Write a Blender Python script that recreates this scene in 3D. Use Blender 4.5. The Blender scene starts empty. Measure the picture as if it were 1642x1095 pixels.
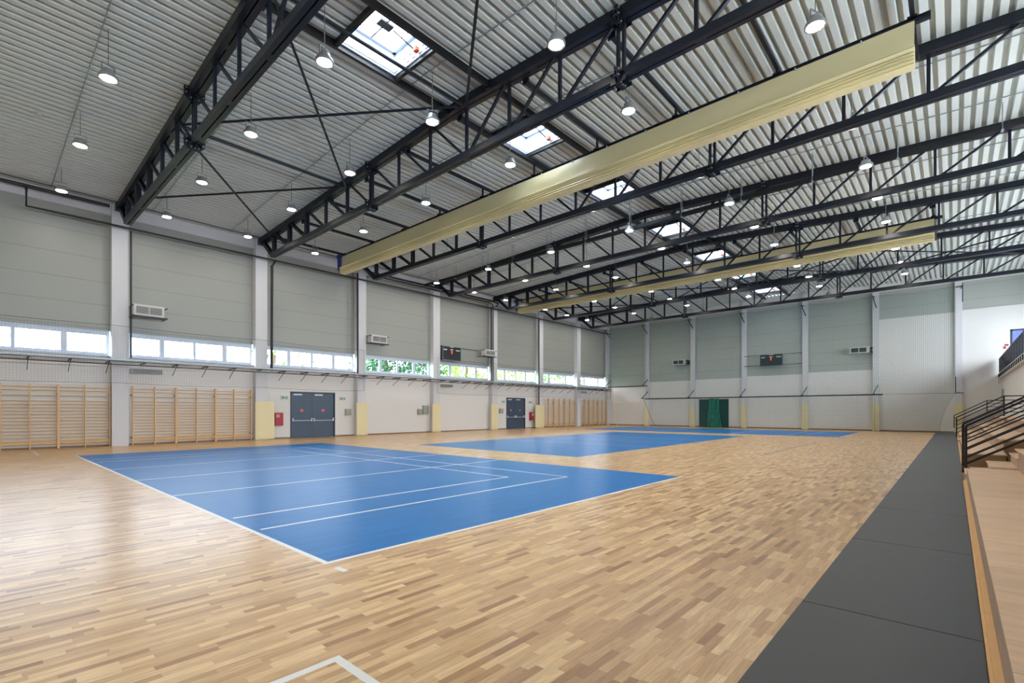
import bpy, bmesh, math, random
from math import sin, cos, pi, radians, sqrt, floor as fl
from mathutils import Vector, Matrix
random.seed(11)
SC = bpy.context.scene
COL = SC.collection

# ------------------------------------------------------------------ camera
H_CAM, YAW, F_PX = 1.606, 0.7343, 784.64
cd = bpy.data.cameras.new('camera')
cd.sensor_width = 36.0
cd.lens = F_PX / 1642 * 36
cd.shift_y = 109.93 / 1642
cd.clip_start = 0.05
cd.clip_end = 500
cam = bpy.data.objects.new('camera', cd)
COL.objects.link(cam)
cam.location = (0, 0, H_CAM)
cam.rotation_euler = (pi / 2, 0, YAW)
SC.camera = cam

# ------------------------------------------------------------------ world, exposure
w = bpy.data.worlds.new('sky')
SC.world = w
w.use_nodes = True
bg = w.node_tree.nodes['Background']
bg.inputs[0].default_value = (0.76, 0.87, 1.0, 1)
bg.inputs[1].default_value = 16.0
SC.view_settings.view_transform = 'Standard'
SC.view_settings.look = 'None'
SC.view_settings.gamma = 1
SC.view_settings.exposure = 0.28
SC.view_settings.use_curve_mapping = False
SC.cycles.use_denoising = True
SC.cycles.max_bounces = 7
SC.cycles.diffuse_bounces = 5
SC.cycles.glossy_bounces = 3
SC.cycles.transparent_max_bounces = 24
SC.cycles.sample_clamp_indirect = 6
LAMP_STRENGTH = 165.0


def portal(name, loc, rot, sx, sy):
    l = bpy.data.lights.new(name, 'AREA')
    l.shape = 'RECTANGLE'
    l.size, l.size_y = sx, sy
    l.cycles.is_portal = True
    o = bpy.data.objects.new(name, l)
    o.location = loc
    o.rotation_euler = rot
    COL.objects.link(o)


portal('window_portal_left', (-28.5, 19.5, 4.57), (0, -pi / 2, 0), 1.1, 53)
portal('window_portal_right', (5.65, 18.4, 6.2), (0, pi / 2, 0), 2.1, 53)

# ------------------------------------------------------------------ materials
def lin(c):
    return tuple(((v / 255) / 12.92 if v / 255 <= .04045 else ((v / 255 + .055) / 1.055) ** 2.4) for v in c) + (1,)


def mat(name, rgb, rough=.5, metal=0, emit=None, es=0, spec=.5, noise=0, nscale=6, bump=0, coat=0):
    m = bpy.data.materials.new(name)
    m.use_nodes = True
    nt = m.node_tree
    b = nt.nodes['Principled BSDF']
    c = lin(rgb)
    b.inputs['Base Color'].default_value = c
    b.inputs['Roughness'].default_value = rough
    b.inputs['Metallic'].default_value = metal
    b.inputs['Specular IOR Level'].default_value = spec
    b.inputs['Coat Weight'].default_value = coat
    if emit:
        b.inputs['Emission Color'].default_value = lin(emit)
        b.inputs['Emission Strength'].default_value = es
    if noise or bump:
        tc = nt.nodes.new('ShaderNodeTexCoord')
        n = nt.nodes.new('ShaderNodeTexNoise')
        n.inputs['Scale'].default_value = nscale
        n.inputs['Detail'].default_value = 5
        nt.links.new(tc.outputs['Object'], n.inputs['Vector'])
        if noise:
            mx = nt.nodes.new('ShaderNodeMix')
            mx.data_type = 'RGBA'
            mx.inputs[6].default_value = tuple(max(0, v * (1 - noise)) for v in c[:3]) + (1,)
            mx.inputs[7].default_value = tuple(min(1, v * (1 + noise)) for v in c[:3]) + (1,)
            nt.links.new(n.outputs['Fac'], mx.inputs[0])
            nt.links.new(mx.outputs[2], b.inputs['Base Color'])
        if bump:
            bp_ = nt.nodes.new('ShaderNodeBump')
            bp_.inputs['Strength'].default_value = bump
            bp_.inputs['Distance'].default_value = .01
            nt.links.new(n.outputs['Fac'], bp_.inputs['Height'])
            nt.links.new(bp_.outputs['Normal'], b.inputs['Normal'])
    return m


def N(nt, t, **kw):
    n = nt.nodes.new(t)
    for k, v in kw.items():
        setattr(n, k, v)
    return n


def math_node(nt, op, a, b=None, c=None):
    n = nt.nodes.new('ShaderNodeMath')
    n.operation = op
    for i, v in enumerate((a, b, c)):
        if v is None:
            continue
        if isinstance(v, (int, float)):
            n.inputs[i].default_value = v
        else:
            nt.links.new(v, n.inputs[i])
    return n.outputs[0]


def parquet():
    m = bpy.data.materials.new('oak_parquet')
    m.use_nodes = True
    nt = m.node_tree
    b = nt.nodes['Principled BSDF']
    tc = N(nt, 'ShaderNodeTexCoord')
    sp = N(nt, 'ShaderNodeSeparateXYZ')
    nt.links.new(tc.outputs['Object'], sp.inputs[0])
    X, Y = sp.outputs[0], sp.outputs[1]
    row = math_node(nt, 'FLOOR', math_node(nt, 'DIVIDE', X, .063))
    wn = N(nt, 'ShaderNodeTexWhiteNoise', noise_dimensions='1D')
    nt.links.new(row, wn.inputs['W'])
    off = math_node(nt, 'MULTIPLY', wn.outputs['Value'], 7.31)
    ln = math_node(nt, 'MULTIPLY_ADD', wn.outputs['Value'], .16, .34)
    yy = math_node(nt, 'ADD', math_node(nt, 'DIVIDE', Y, ln), off)
    cell = math_node(nt, 'FLOOR', yy)
    cb = N(nt, 'ShaderNodeCombineXYZ')
    nt.links.new(row, cb.inputs[0])
    nt.links.new(cell, cb.inputs[1])
    w2 = N(nt, 'ShaderNodeTexWhiteNoise', noise_dimensions='2D')
    nt.links.new(cb.outputs[0], w2.inputs['Vector'])
    ramp = N(nt, 'ShaderNodeValToRGB')
    e = ramp.color_ramp.elements
    e[0].position, e[0].color = 0, lin((150, 104, 58))
    e[1].position, e[1].color = 1, lin((226, 191, 140))
    for p, c in ((.06, (170, 126, 78)), (.18, (189, 147, 97)), (.5, (201, 161, 110)), (.75, (211, 173, 122))):
        k = e.new(p)
        k.color = lin(c)
    nt.links.new(w2.outputs['Value'], ramp.inputs[0])
    # grain along the strip
    mp = N(nt, 'ShaderNodeCombineXYZ')
    nt.links.new(math_node(nt, 'MULTIPLY', X, 60), mp.inputs[0])
    nt.links.new(math_node(nt, 'MULTIPLY', Y, 4), mp.inputs[1])
    nt.links.new(math_node(nt, 'MULTIPLY', w2.outputs['Value'], 50), mp.inputs[2])
    gn = N(nt, 'ShaderNodeTexNoise')
    gn.inputs['Scale'].default_value = 1.0
    gn.inputs['Detail'].default_value = 4
    gn.inputs['Distortion'].default_value = .8
    nt.links.new(mp.outputs[0], gn.inputs['Vector'])
    gr = N(nt, 'ShaderNodeMapRange')
    gr.inputs[1].default_value, gr.inputs[2].default_value = .35, .7
    gr.inputs[3].default_value, gr.inputs[4].default_value = 1.10, .78
    nt.links.new(gn.outputs['Fac'], gr.inputs[0])
    vm = N(nt, 'ShaderNodeVectorMath', operation='SCALE')
    nt.links.new(ramp.outputs[0], vm.inputs[0])
    nt.links.new(gr.outputs[0], vm.inputs['Scale'])
    nt.links.new(vm.outputs[0], b.inputs['Base Color'])
    b.inputs['Roughness'].default_value = .28
    b.inputs['Specular IOR Level'].default_value = .62
    return m


def blue_paint():
    m = bpy.data.materials.new('blue_court_paint')
    m.use_nodes = True
    nt = m.node_tree
    b = nt.nodes['Principled BSDF']
    tc = N(nt, 'ShaderNodeTexCoord')
    mp = N(nt, 'ShaderNodeMapping')
    mp.inputs['Scale'].default_value = (14, .9, 1)
    nt.links.new(tc.outputs['Object'], mp.inputs[0])
    n = N(nt, 'ShaderNodeTexNoise')
    n.inputs['Scale'].default_value = 1
    n.inputs['Detail'].default_value = 4
    nt.links.new(mp.outputs[0], n.inputs['Vector'])
    r = N(nt, 'ShaderNodeValToRGB')
    r.color_ramp.elements[0].position = .3
    r.color_ramp.elements[0].color = lin((0, 98, 164))
    r.color_ramp.elements[1].position = .7
    r.color_ramp.elements[1].color = lin((0, 114, 182))
    nt.links.new(n.outputs['Fac'], r.inputs[0])
    nt.links.new(r.outputs[0], b.inputs['Base Color'])
    b.inputs['Roughness'].default_value = .33
    b.inputs['Specular IOR Level'].default_value = .11
    return m


def sandwich_panel(name, rgb):
    """ribbed insulated wall panel: a joint every 1.015 m and a fine horizontal micro rib"""
    m = bpy.data.materials.new(name)
    m.use_nodes = True
    nt = m.node_tree
    b = nt.nodes['Principled BSDF']
    tc = N(nt, 'ShaderNodeTexCoord')
    sp = N(nt, 'ShaderNodeSeparateXYZ')
    nt.links.new(tc.outputs['Object'], sp.inputs[0])
    z = sp.outputs[2]
    fr = math_node(nt, 'FRACT', math_node(nt, 'DIVIDE', math_node(nt, 'SUBTRACT', z, 0.15), 1.015))
    jt = math_node(nt, 'LESS_THAN', fr, .018)
    mr = math_node(nt, 'FRACT', math_node(nt, 'DIVIDE', z, .055))
    rib = math_node(nt, 'LESS_THAN', mr, .3)
    k = math_node(nt, 'SUBTRACT', math_node(nt, 'SUBTRACT', 1.0, math_node(nt, 'MULTIPLY', jt, .38)), math_node(nt, 'MULTIPLY', rib, .05))
    vm = N(nt, 'ShaderNodeVectorMath', operation='SCALE')
    vm.inputs[0].default_value = lin(rgb)[:3]
    nt.links.new(k, vm.inputs['Scale'])
    nt.links.new(vm.outputs[0], b.inputs['Base Color'])
    b.inputs['Roughness'].default_value = .42
    return m


def plywood(name, rgb, sheet=None):
    m = bpy.data.materials.new(name)
    m.use_nodes = True
    nt = m.node_tree
    b = nt.nodes['Principled BSDF']
    tc = N(nt, 'ShaderNodeTexCoord')
    mp = N(nt, 'ShaderNodeMapping')
    mp.inputs['Scale'].default_value = (1.2, 5, 5)
    nt.links.new(tc.outputs['Object'], mp.inputs[0])
    n = N(nt, 'ShaderNodeTexNoise')
    n.inputs['Scale'].default_value = 1.1
    n.inputs['Detail'].default_value = 6
    n.inputs['Distortion'].default_value = 1.6
    nt.links.new(mp.outputs[0], n.inputs['Vector'])
    c = lin(rgb)
    r = N(nt, 'ShaderNodeValToRGB')
    r.color_ramp.elements[0].position = .3
    r.color_ramp.elements[0].color = tuple(v * .86 for v in c[:3]) + (1,)
    r.color_ramp.elements[1].position = .7
    r.color_ramp.elements[1].color = tuple(min(1, v * 1.06) for v in c[:3]) + (1,)
    nt.links.new(n.outputs['Fac'], r.inputs[0])
    out = r.outputs[0]
    if sheet:
        sp = N(nt, 'ShaderNodeSeparateXYZ')
        nt.links.new(tc.outputs['Object'], sp.inputs[0])
        u = math_node(nt, 'DIVIDE', math_node(nt, 'SUBTRACT', sp.outputs[1], 1.2), sheet)
        joint = math_node(nt, 'LESS_THAN', math_node(nt, 'FRACT', u), .0035)
        wn = N(nt, 'ShaderNodeTexWhiteNoise', noise_dimensions='1D')
        nt.links.new(math_node(nt, 'FLOOR', u), wn.inputs['W'])
        k = math_node(nt, 'MULTIPLY', math_node(nt, 'SUBTRACT', 1, math_node(nt, 'MULTIPLY', joint, .5)),
                      math_node(nt, 'MULTIPLY_ADD', wn.outputs['Value'], .12, .93))
        vm = N(nt, 'ShaderNodeVectorMath', operation='SCALE')
        nt.links.new(out, vm.inputs[0])
        nt.links.new(k, vm.inputs['Scale'])
        out = vm.outputs[0]
    nt.links.new(out, b.inputs['Base Color'])
    b.inputs['Roughness'].default_value = .5
    return m


def glass(name, tint=(1, 1, 1), gl=.06):
    m = bpy.data.materials.new(name)
    m.use_nodes = True
    nt = m.node_tree
    nt.nodes.remove(nt.nodes['Principled BSDF'])
    o = nt.nodes['Material Output']
    t = N(nt, 'ShaderNodeBsdfTransparent')
    t.inputs[0].default_value = tint + (1,)
    g = N(nt, 'ShaderNodeBsdfGlossy')
    g.inputs['Roughness'].default_value = .02
    mx = N(nt, 'ShaderNodeMixShader')
    mx.inputs[0].default_value = gl
    nt.links.new(t.outputs[0], mx.inputs[1])
    nt.links.new(g.outputs[0], mx.inputs[2])
    nt.links.new(mx.outputs[0], o.inputs[0])
    return m


def curtain_mat():
    m = mat('cream_vinyl', (206, 194, 150), .36, spec=.5)
    return m


M = dict(
    wood=parquet(), blue=blue_paint(),
    line=mat('white_line_paint', (225, 225, 222), .4, noise=.03),
    greyline=mat('grey_blue_line_paint', (92, 104, 128), .4),
    plaster=mat('white_plaster', (214, 211, 206), .8, noise=.02, nscale=3),
    column=mat('white_painted_concrete', (204, 203, 204), .75, noise=.03, nscale=4),
    panel=sandwich_panel('grey_sandwich_panel', (150, 151, 143)),
    panelg=sandwich_panel('grey_green_sandwich_panel', (166, 170, 162)),
    deck=mat('galvanised_roof_deck', (204, 208, 202), .45, metal=.0, noise=.03, nscale=2),
    steel=mat('anthracite_steel', (24, 28, 38), .4, noise=.1, nscale=9, spec=.32),
    black=mat('black_steel', (16, 17, 20), .45),
    bolt=mat('zinc_bolt', (190, 200, 205), .3, metal=.8),
    galv=mat('galvanised_metal', (150, 158, 162), .4, metal=.5, noise=.06, nscale=20),
    frame=mat('white_window_frame', (196, 204, 218), .4),
    glass=glass('window_glass'), dimglass=glass('tinted_glass', (.18, .2, .34), .25),
    lens=mat('lit_lamp_lens', (255, 250, 242), .5, emit=(255, 247, 236), es=LAMP_STRENGTH),
    alu=mat('cast_aluminium', (168, 170, 170), .35, metal=.6, noise=.05, nscale=30),
    cable=mat('grey_cable', (120, 118, 116), .6),
    curtain=curtain_mat(),
    pad=mat('cream_vinyl_padding', (218, 206, 162), .5, noise=.03, nscale=5, bump=.15),
    ladder=mat('varnished_pine', (214, 176, 124), .42, noise=.12, nscale=7),
    doorblue=mat('slate_blue_door_paint', (60, 76, 94), .4, noise=.05),
    doorframe=mat('dark_slate_door_frame', (40, 52, 68), .4),
    doorgreen=mat('dark_green_door_paint', (12, 62, 60), .45, noise=.05),
    redbox=mat('red_cabinet_enamel', (160, 38, 44), .4, noise=.04),
    redlight=mat('red_sticker', (232, 110, 110), .5),
    greybox=mat('grey_green_cabinet', (150, 152, 138), .5, noise=.03),
    signw=mat('white_sign_face', (186, 197, 190), .5),
    signg=mat('green_sign_print', (30, 110, 84), .5),
    yellow=mat('yellow_sticker', (225, 190, 40), .5),
    mesh_dark=mat('black_net_cord', (38, 40, 42), .8),
    net_green=mat('green_net_cord', (38, 100, 92), .8),
    net_bright=mat('bright_green_net', (6, 104, 84), .7),
    rope=mat('cream_rope', (226, 206, 152), .7),
    matgrey=mat('dark_grey_gym_vinyl', (58, 61, 65), .5, noise=.10, nscale=2.2, bump=.1),
    ply=plywood('birch_plywood_deck', (218, 184, 150), 2.2),
    plyside=plywood('birch_plywood_riser', (176, 150, 126)),
    plyedge=mat('oak_lipping', (214, 168, 108), .45, noise=.12, nscale=9),
    plydark=plywood('brown_plywood_riser', (160, 128, 92)),
    orange=mat('orange_conduit', (214, 104, 60), .6),
    board=mat('black_scoreboard_face', (24, 30, 34), .4),
    digit=mat('lit_red_digit', (255, 70, 40), .5, emit=(255, 60, 30), es=2.2),
    motor=mat('blue_motor_enamel', (22, 52, 110), .4),
    baseboard=mat('brown_skirting', (140, 108, 78), .6, noise=.08),
    heater=mat('light_grey_casing', (196, 194, 188), .5), grille=mat('dark_grille', (44, 46, 48), .5), grille2=mat('light_louvre_metal', (170, 170, 166), .5),
    leaf=mat('green_leaves', (96, 150, 62), .6, noise=.3, nscale=1.5),
    leafd=mat('dark_green_leaves', (24, 92, 48), .6, noise=.3, nscale=1.5),
    leafy=mat('yellow_green_leaves', (150, 190, 80), .6, noise=.25, nscale=1.5),
    bark=mat('tree_bark', (104, 84, 64), .9, noise=.2, nscale=8),
    grass=mat('lawn', (96, 120, 60), .9, noise=.2, nscale=3),
)

# ------------------------------------------------------------------ mesh helpers
class MB:
    def __init__(s):
        s.v, s.f, s.m = [], [], []
        s.cur = 0

    def add(s, vs, fs):
        o = len(s.v)
        s.v += [tuple(v) for v in vs]
        s.f += [tuple(i + o for i in f) for f in fs]
        s.m += [s.cur] * len(fs)

    def box(s, x0, x1, y0, y1, z0, z1):
        x0, x1 = min(x0, x1), max(x0, x1)
        y0, y1 = min(y0, y1), max(y0, y1)
        z0, z1 = min(z0, z1), max(z0, z1)
        s.add([(x0, y0, z0), (x1, y0, z0), (x1, y1, z0), (x0, y1, z0), (x0, y0, z1), (x1, y0, z1), (x1, y1, z1), (x0, y1, z1)],
              [(0, 3, 2, 1), (4, 5, 6, 7), (0, 1, 5, 4), (1, 2, 6, 5), (2, 3, 7, 6), (3, 0, 4, 7)])
        return s

    def bevelbox(s, x0, x1, y0, y1, z0, z1, b=.01):
        x0, x1 = min(x0, x1), max(x0, x1)
        y0, y1 = min(y0, y1), max(y0, y1)
        z0, z1 = min(z0, z1), max(z0, z1)
        bm = bmesh.new()
        bmesh.ops.create_cube(bm, size=1)
        for v in bm.verts:
            v.co = Vector(((x0 + x1) / 2 + v.co.x * (x1 - x0), (y0 + y1) / 2 + v.co.y * (y1 - y0), (z0 + z1) / 2 + v.co.z * (z1 - z0)))
        bmesh.ops.bevel(bm, geom=bm.edges[:], offset=b, segments=2, affect='EDGES')
        bm.verts.index_update()
        s.add([v.co[:] for v in bm.verts], [[v.index for v in f.verts] for f in bm.faces])
        bm.free()
        return s

    def bar(s, a, b, w, h, up=(0, 1, 0)):
        """rectangular bar from a to b; w is measured across `up`, h along it"""
        a, b = Vector(a), Vector(b)
        d = (b - a).normalized()
        u = Vector(up)
        if abs(u.normalized().dot(d)) > .99:
            u = Vector((0, 0, 1)) if abs(d.z) < .9 else Vector((1, 0, 0))
        u = (u - d * u.dot(d)).normalized()
        t = d.cross(u)
        vs = []
        for p in (a, b):
            for i, j in ((-1, -1), (1, -1), (1, 1), (-1, 1)):
                vs.append(p + t * i * w / 2 + u * j * h / 2)
        s.add(vs, [(0, 1, 2, 3), (7, 6, 5, 4), (0, 4, 5, 1), (1, 5, 6, 2), (2, 6, 7, 3), (3, 7, 4, 0)])
        return s

    def tube(s, pts, r, n=8, cap=True):
        pts = [Vector(p) for p in pts]
        rings = []
        for i, p in enumerate(pts):
            d = (pts[min(i + 1, len(pts) - 1)] - pts[max(i - 1, 0)]).normalized()
            u = Vector((0, 0, 1)) if abs(d.z) < .9 else Vector((1, 0, 0))
            u = (u - d * u.dot(d)).normalized()
            t = d.cross(u)
            rings.append([p + (t * cos(2 * pi * k / n) + u * sin(2 * pi * k / n)) * r for k in range(n)])
        vs = [v for R in rings for v in R]
        fs = []
        for i in range(len(pts) - 1):
            for k in range(n):
                k2 = (k + 1) % n
                fs.append((i * n + k, i * n + k2, (i + 1) * n + k2, (i + 1) * n + k))
        if cap:
            fs.append(tuple(range(n))[::-1])
            fs.append(tuple((len(pts) - 1) * n + k for k in range(n)))
        s.add(vs, fs)
        return s

    def lathe(s, prof, n=20, c=(0, 0, 0)):
        vs, fs = [], []
        for r, z in prof:
            for k in range(n):
                vs.append((c[0] + r * cos(2 * pi * k / n), c[1] + r * sin(2 * pi * k / n), c[2] + z))
        for i in range(len(prof) - 1):
            for k in range(n):
                k2 = (k + 1) % n
                fs.append((i * n + k, i * n + k2, (i + 1) * n + k2, (i + 1) * n + k))
        fs.append(tuple(range(n))[::-1])
        fs.append(tuple((len(prof) - 1) * n + k for k in range(n)))
        s.add(vs, fs)
        return s

    def prism(s, poly, axis, a0, a1):
        """extrude a 2D outline along axis 'x','y' or 'z' from a0 to a1"""
        def P(u, v, a):
            return {'x': (a, u, v), 'y': (u, a, v), 'z': (u, v, a)}[axis]
        n = len(poly)
        vs = [P(u, v, a0) for u, v in poly] + [P(u, v, a1) for u, v in poly]
        fs = [tuple(range(n)), tuple(range(2 * n - 1, n - 1, -1))]
        fs += [(i, i + n, (i + 1) % n + n, (i + 1) % n) for i in range(n)]
        s.add(vs, fs)
        return s

    def build(s, name, m, parent=None, loc=None, smooth=False):
        me = bpy.data.meshes.new(name)
        me.from_pydata(s.v, [], s.f)
        ms = m if isinstance(m, (list, tuple)) else [m]
        for k in ms:
            me.materials.append(k)
        for p, i in zip(me.polygons, s.m):
            p.material_index = i
            p.use_smooth = smooth
        bm = bmesh.new()
        bm.from_mesh(me)
        bmesh.ops.recalc_face_normals(bm, faces=bm.faces[:])
        bm.to_mesh(me)
        bm.free()
        o = bpy.data.objects.new(name, me)
        COL.objects.link(o)
        if parent:
            o.parent = parent
        if loc:
            o.location = loc
        return o


def tag(o, label, cat, group=None):
    o['label'] = label
    o['category'] = cat
    if group:
        o['group'] = group
    return o


def struct(o):
    o['kind'] = 'structure'
    return o


def thing(name, label, cat, loc=(0, 0, 0), group=None):
    o = bpy.data.objects.new(name, None)
    COL.objects.link(o)
    o.location = loc
    o.empty_display_size = .2
    return tag(o, label, cat, group)


def copy_tree(o, kids, parent=None):
    c = o.copy()
    COL.objects.link(c)
    if parent:
        c.parent = parent
    for ch in kids.get(o.name, []):
        copy_tree(ch, kids, c)
    return c


def kids_of(root):
    d = {}

    def walk(o):
        d[o.name] = [c for c in bpy.data.objects if c.parent == o]
        for c in d[o.name]:
            walk(c)
    walk(root)
    return d


ORD = ['first', 'second', 'third', 'fourth', 'fifth', 'sixth', 'seventh', 'eighth', 'ninth', 'tenth', 'eleventh', 'twelfth']

# ------------------------------------------------------------------ key dimensions
XW = -28.0           # left wall face
XC = -27.6           # left column face
YF = 46.5            # far wall face
CY = [4.5 + 6 * k for k in range(7)]            # left columns / trusses
FX = [-23.25, -18.54, -13.9, -9.13, -4.42, .25]  # far columns
RIDGE = -11.4
Y0, XR = -8.0, 5.2


def roof(x):
    return 11.45 - .042 * abs(x - RIDGE)


# ------------------------------------------------------------------ floor with its painted courts
def build_floor():
    rects = []   # x0,x1,y0,y1,mat (later ones win)
    c1 = (-22.9, -4.92, 2.54, 11.48)
    rects.append((c1[0] - .12, c1[1] + .06, 2.48, 2.54, 2))
    rects.append((c1[1], c1[1] + .06, 2.48, 11.62, 2))
    rects.append(c1 + (1,))
    for x in (-16.86, -13.86, -10.86):
        rects.append((x - .03, x + .03, 2.54, 11.48, 2))
    for x, y1 in ((-6.92, 9.67), (-20.65, 9.67), (-7.95, 8.68), (-19.58, 8.68)):
        rects.append((x - .03, x + .03, 2.62, y1, 2))
    rects.append((-20.65, -6.9, 9.62, 9.67, 2))
    rects.append((-19.58, -7.93, 8.63, 8.68, 2))
    rects.append((-18.46, -9.54, 13.9, 31.8, 1))
    for y in (19.75, 23.0, 26.1):
        rects.append((-18.4, -9.6, y, y + .05, 2))
    rects.append((-23.1, -5.06, 34.5, 42.95, 1))
    rects.append((-5.06, -5.0, 34.5, 42.95, 2))
    for x, a, b in ((-14.1, 34.5, 42.9), (-11.3, 34.5, 42.9), (-8.12, 36.4, 42), (-7.08, 36.2, 42.2), (-19.8, 36, 42), (-17.1, 34.5, 42.9)):
        rects.append((x - .025, x + .025, a, b, 2))
    rects.append((-2.99, -2.93, -1.5, 1.62, 2))
    rects.append((-2.99, .1, 1.56, 1.62, 2))
    rects.append((-4.68, -4.5, 2.48, 2.54, 2))
    rects.append((-26.9, -24.3, 1.62, 1.67, 2))
    rects.append((-5.08, -5.03, 18.6, 28.2, 3))
    xs = sorted({round(v, 3) for r in rects for v in r[:2]} | {-28.4, 6.2})
    ys = sorted({round(v, 3) for r in rects for v in r[2:4]} | {Y0 - .3, YF + .4})
    mb = MB()
    idx = {}

    def vid(i, j):
        if (i, j) not in idx:
            idx[(i, j)] = len(mb.v)
            mb.v.append((xs[i], ys[j], 0))
        return idx[(i, j)]
    for i in range(len(xs) - 1):
        for j in range(len(ys) - 1):
            cx, cy = (xs[i] + xs[i + 1]) / 2, (ys[j] + ys[j + 1]) / 2
            m = 0
            for r in rects:
                if r[0] < cx < r[1] and r[2] < cy < r[3]:
                    m = r[4]
            mb.f.append((vid(i, j), vid(i + 1, j), vid(i + 1, j + 1), vid(i, j + 1)))
            mb.m.append(m)
    o = mb.build('floor', [M['wood'], M['blue'], M['line'], M['greyline']])
    struct(o)


build_floor()

# ------------------------------------------------------------------ walls
WZ0, WZ1 = 4.02, 5.14
D1 = (12.2, 14.92)
D2 = (30.3, 32.75)
DH = 2.66
mb = MB()
for a, b in ((Y0, D1[0]), (D1[1], D2[0]), (D2[1], YF + .3)):
    mb.box(XW - .35, XW, a, b, 0, DH)
mb.box(XW - .35, XW, Y0, YF + .3, DH, WZ0)
mb.cur = 1
mb.box(XW - .25, XW, Y0, YF + .3, WZ1, 11.3)
struct(mb.build('wall_left', [M['plaster'], M['panel']]))
# far wall: white below, panels above, stepped at the bays
mb = MB()
bays = [XW] + FX + [6.3]
low = [4.0, 4.45, 4.5, 4.6, 4.7, 8.5, 8.6]
DF = (-17.98, -15.28)
for i in range(7):
    a, b = bays[i], bays[i + 1]
    z = low[i]
    if i == 2:
        mb.box(a, DF[0], YF, YF + .3, 0, z)
        mb.box(DF[1], b, YF, YF + .3, 0, z)
        mb.box(DF[0], DF[1], YF, YF + .3, 2.62, z)
    elif i == 6:
        mb.box(a, 2.8, YF, YF + .3, 0, z)
        mb.box(4.2, b, YF, YF + .3, 0, z)
        mb.box(2.8, 4.2, YF, YF + .3, 0, 4.0)
        mb.box(2.8, 4.2, YF, YF + .3, 6.98, z)
    else:
        mb.box(a, b, YF, YF + .3, 0, z)
mb.cur = 1
for i in range(7):
    mb.box(bays[i], bays[i + 1], YF + .06, YF + .3, low[i], 10.6)
mb.cur = 0
mb.box(XW, 6.3, YF - .02, YF + .3, 10.6, 11.45)
struct(mb.build('wall_far', [M['plaster'], M['panelg']]))
# right side: wall under the gallery, gallery slab, glazed upper wall
mb = MB()
mb.box(2.42, 2.7, Y0, YF, 0, 3.75)
mb.box(XR + .1, XR + .4, Y0, YF + .3, 3.8, 5.2)
mb.box(XR + .1, XR + .4, Y0, YF + .3, 7.2, 11.3)
mb.box(XR + .1, XR + .4, 44.8, YF + .3, 5.2, 7.2)
for k in range(10):
    y = Y0 + k * 6.05
    mb.box(XR + .1, XR + .4, y - .3, y + .3, 5.2, 7.2)
struct(mb.build('wall_right', M['plaster']))
mb = MB()
mb.box(2.24, XR + .4, Y0, YF, 3.75, 4.0)
o = mb.build('gallery_floor', M['plaster'])
struct(o)
mb = MB()
mb.box(XW - .35, 6.3, Y0 - .3, Y0, 0, 11.3)
struct(mb.build('wall_back', M['plaster']))
# skirtings
struct(MB().box(XW, XW + .025, Y0, D1[0], 0, .08).box(XW, XW + .025, D1[1], D2[0], 0, .08).box(XW, XW + .025, D2[1], YF, 0, .08).build('baseboard_left', M['baseboard']))
struct(MB().box(XW, DF[0], YF - .025, YF, 0, .1).box(DF[1], .1, YF - .025, YF, 0, .1).build('baseboard_far', M['baseboard']))

# ------------------------------------------------------------------ roof deck with skylight openings
SKY = [7.45, 13.35, 19.3, 25.3, 31.3, 37.3, 43.3]
P = .28
SX0 = -12.08
mb = MB()
i0 = int(math.floor((XW - .3 - SX0) / P))
i1 = int(math.ceil((6.3 - SX0) / P))
prof = [(0, 0), (.145, 0), (.168, .155), (.257, .155)]   # offsets across one rib
for i in range(i0, i1):
    x = SX0 + i * P
    spans = [(Y0, YF + .3)]
    if 0 <= i < 6:
        spans = []
        a = Y0
        for s in SKY:
            spans.append((a, s - .83))
            a = s + .83
        spans.append((a, YF + .3))
    pr = prof + [(P, 0)]
    for a, b in spans:
        for (u0, h0), (u1, h1) in zip(pr[:-1], pr[1:]):
            z0, z1 = roof(x + u0) + h0, roof(x + u1) + h1
            mb.add([(x + u0, a, z0), (x + u1, a, z1), (x + u1, b, z1), (x + u0, b, z0)], [(0, 1, 2, 3)])
struct(mb.build('ceiling', M['deck']))
# opaque outer roof build-up above the deck, open over the skylights
mb = MB()
sl, sr = SX0 - .09, SX0 + 6 * P + .09
mb.prism([(XW - .35, roof(XW) + .22), (sl, roof(sl) + .2), (sl, roof(sl) + .4), (XW - .35, roof(XW) + .4)], 'y', Y0 - .3, YF + .3)
mb.prism([(sr, roof(sr) + .2), (6.3, roof(6.3) + .2), (6.3, roof(6.3) + .4), (sr, roof(sr) + .4)], 'y', Y0 - .3, YF + .3)
a = Y0 - .3
for s in SKY + [None]:
    b = YF + .3 if s is None else s - .92
    mb.box(sl, sr, a, b, 11.62, 11.85)
    a = None if s is None else s + .92
struct(mb.build('roof_top', M['deck']))

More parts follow.
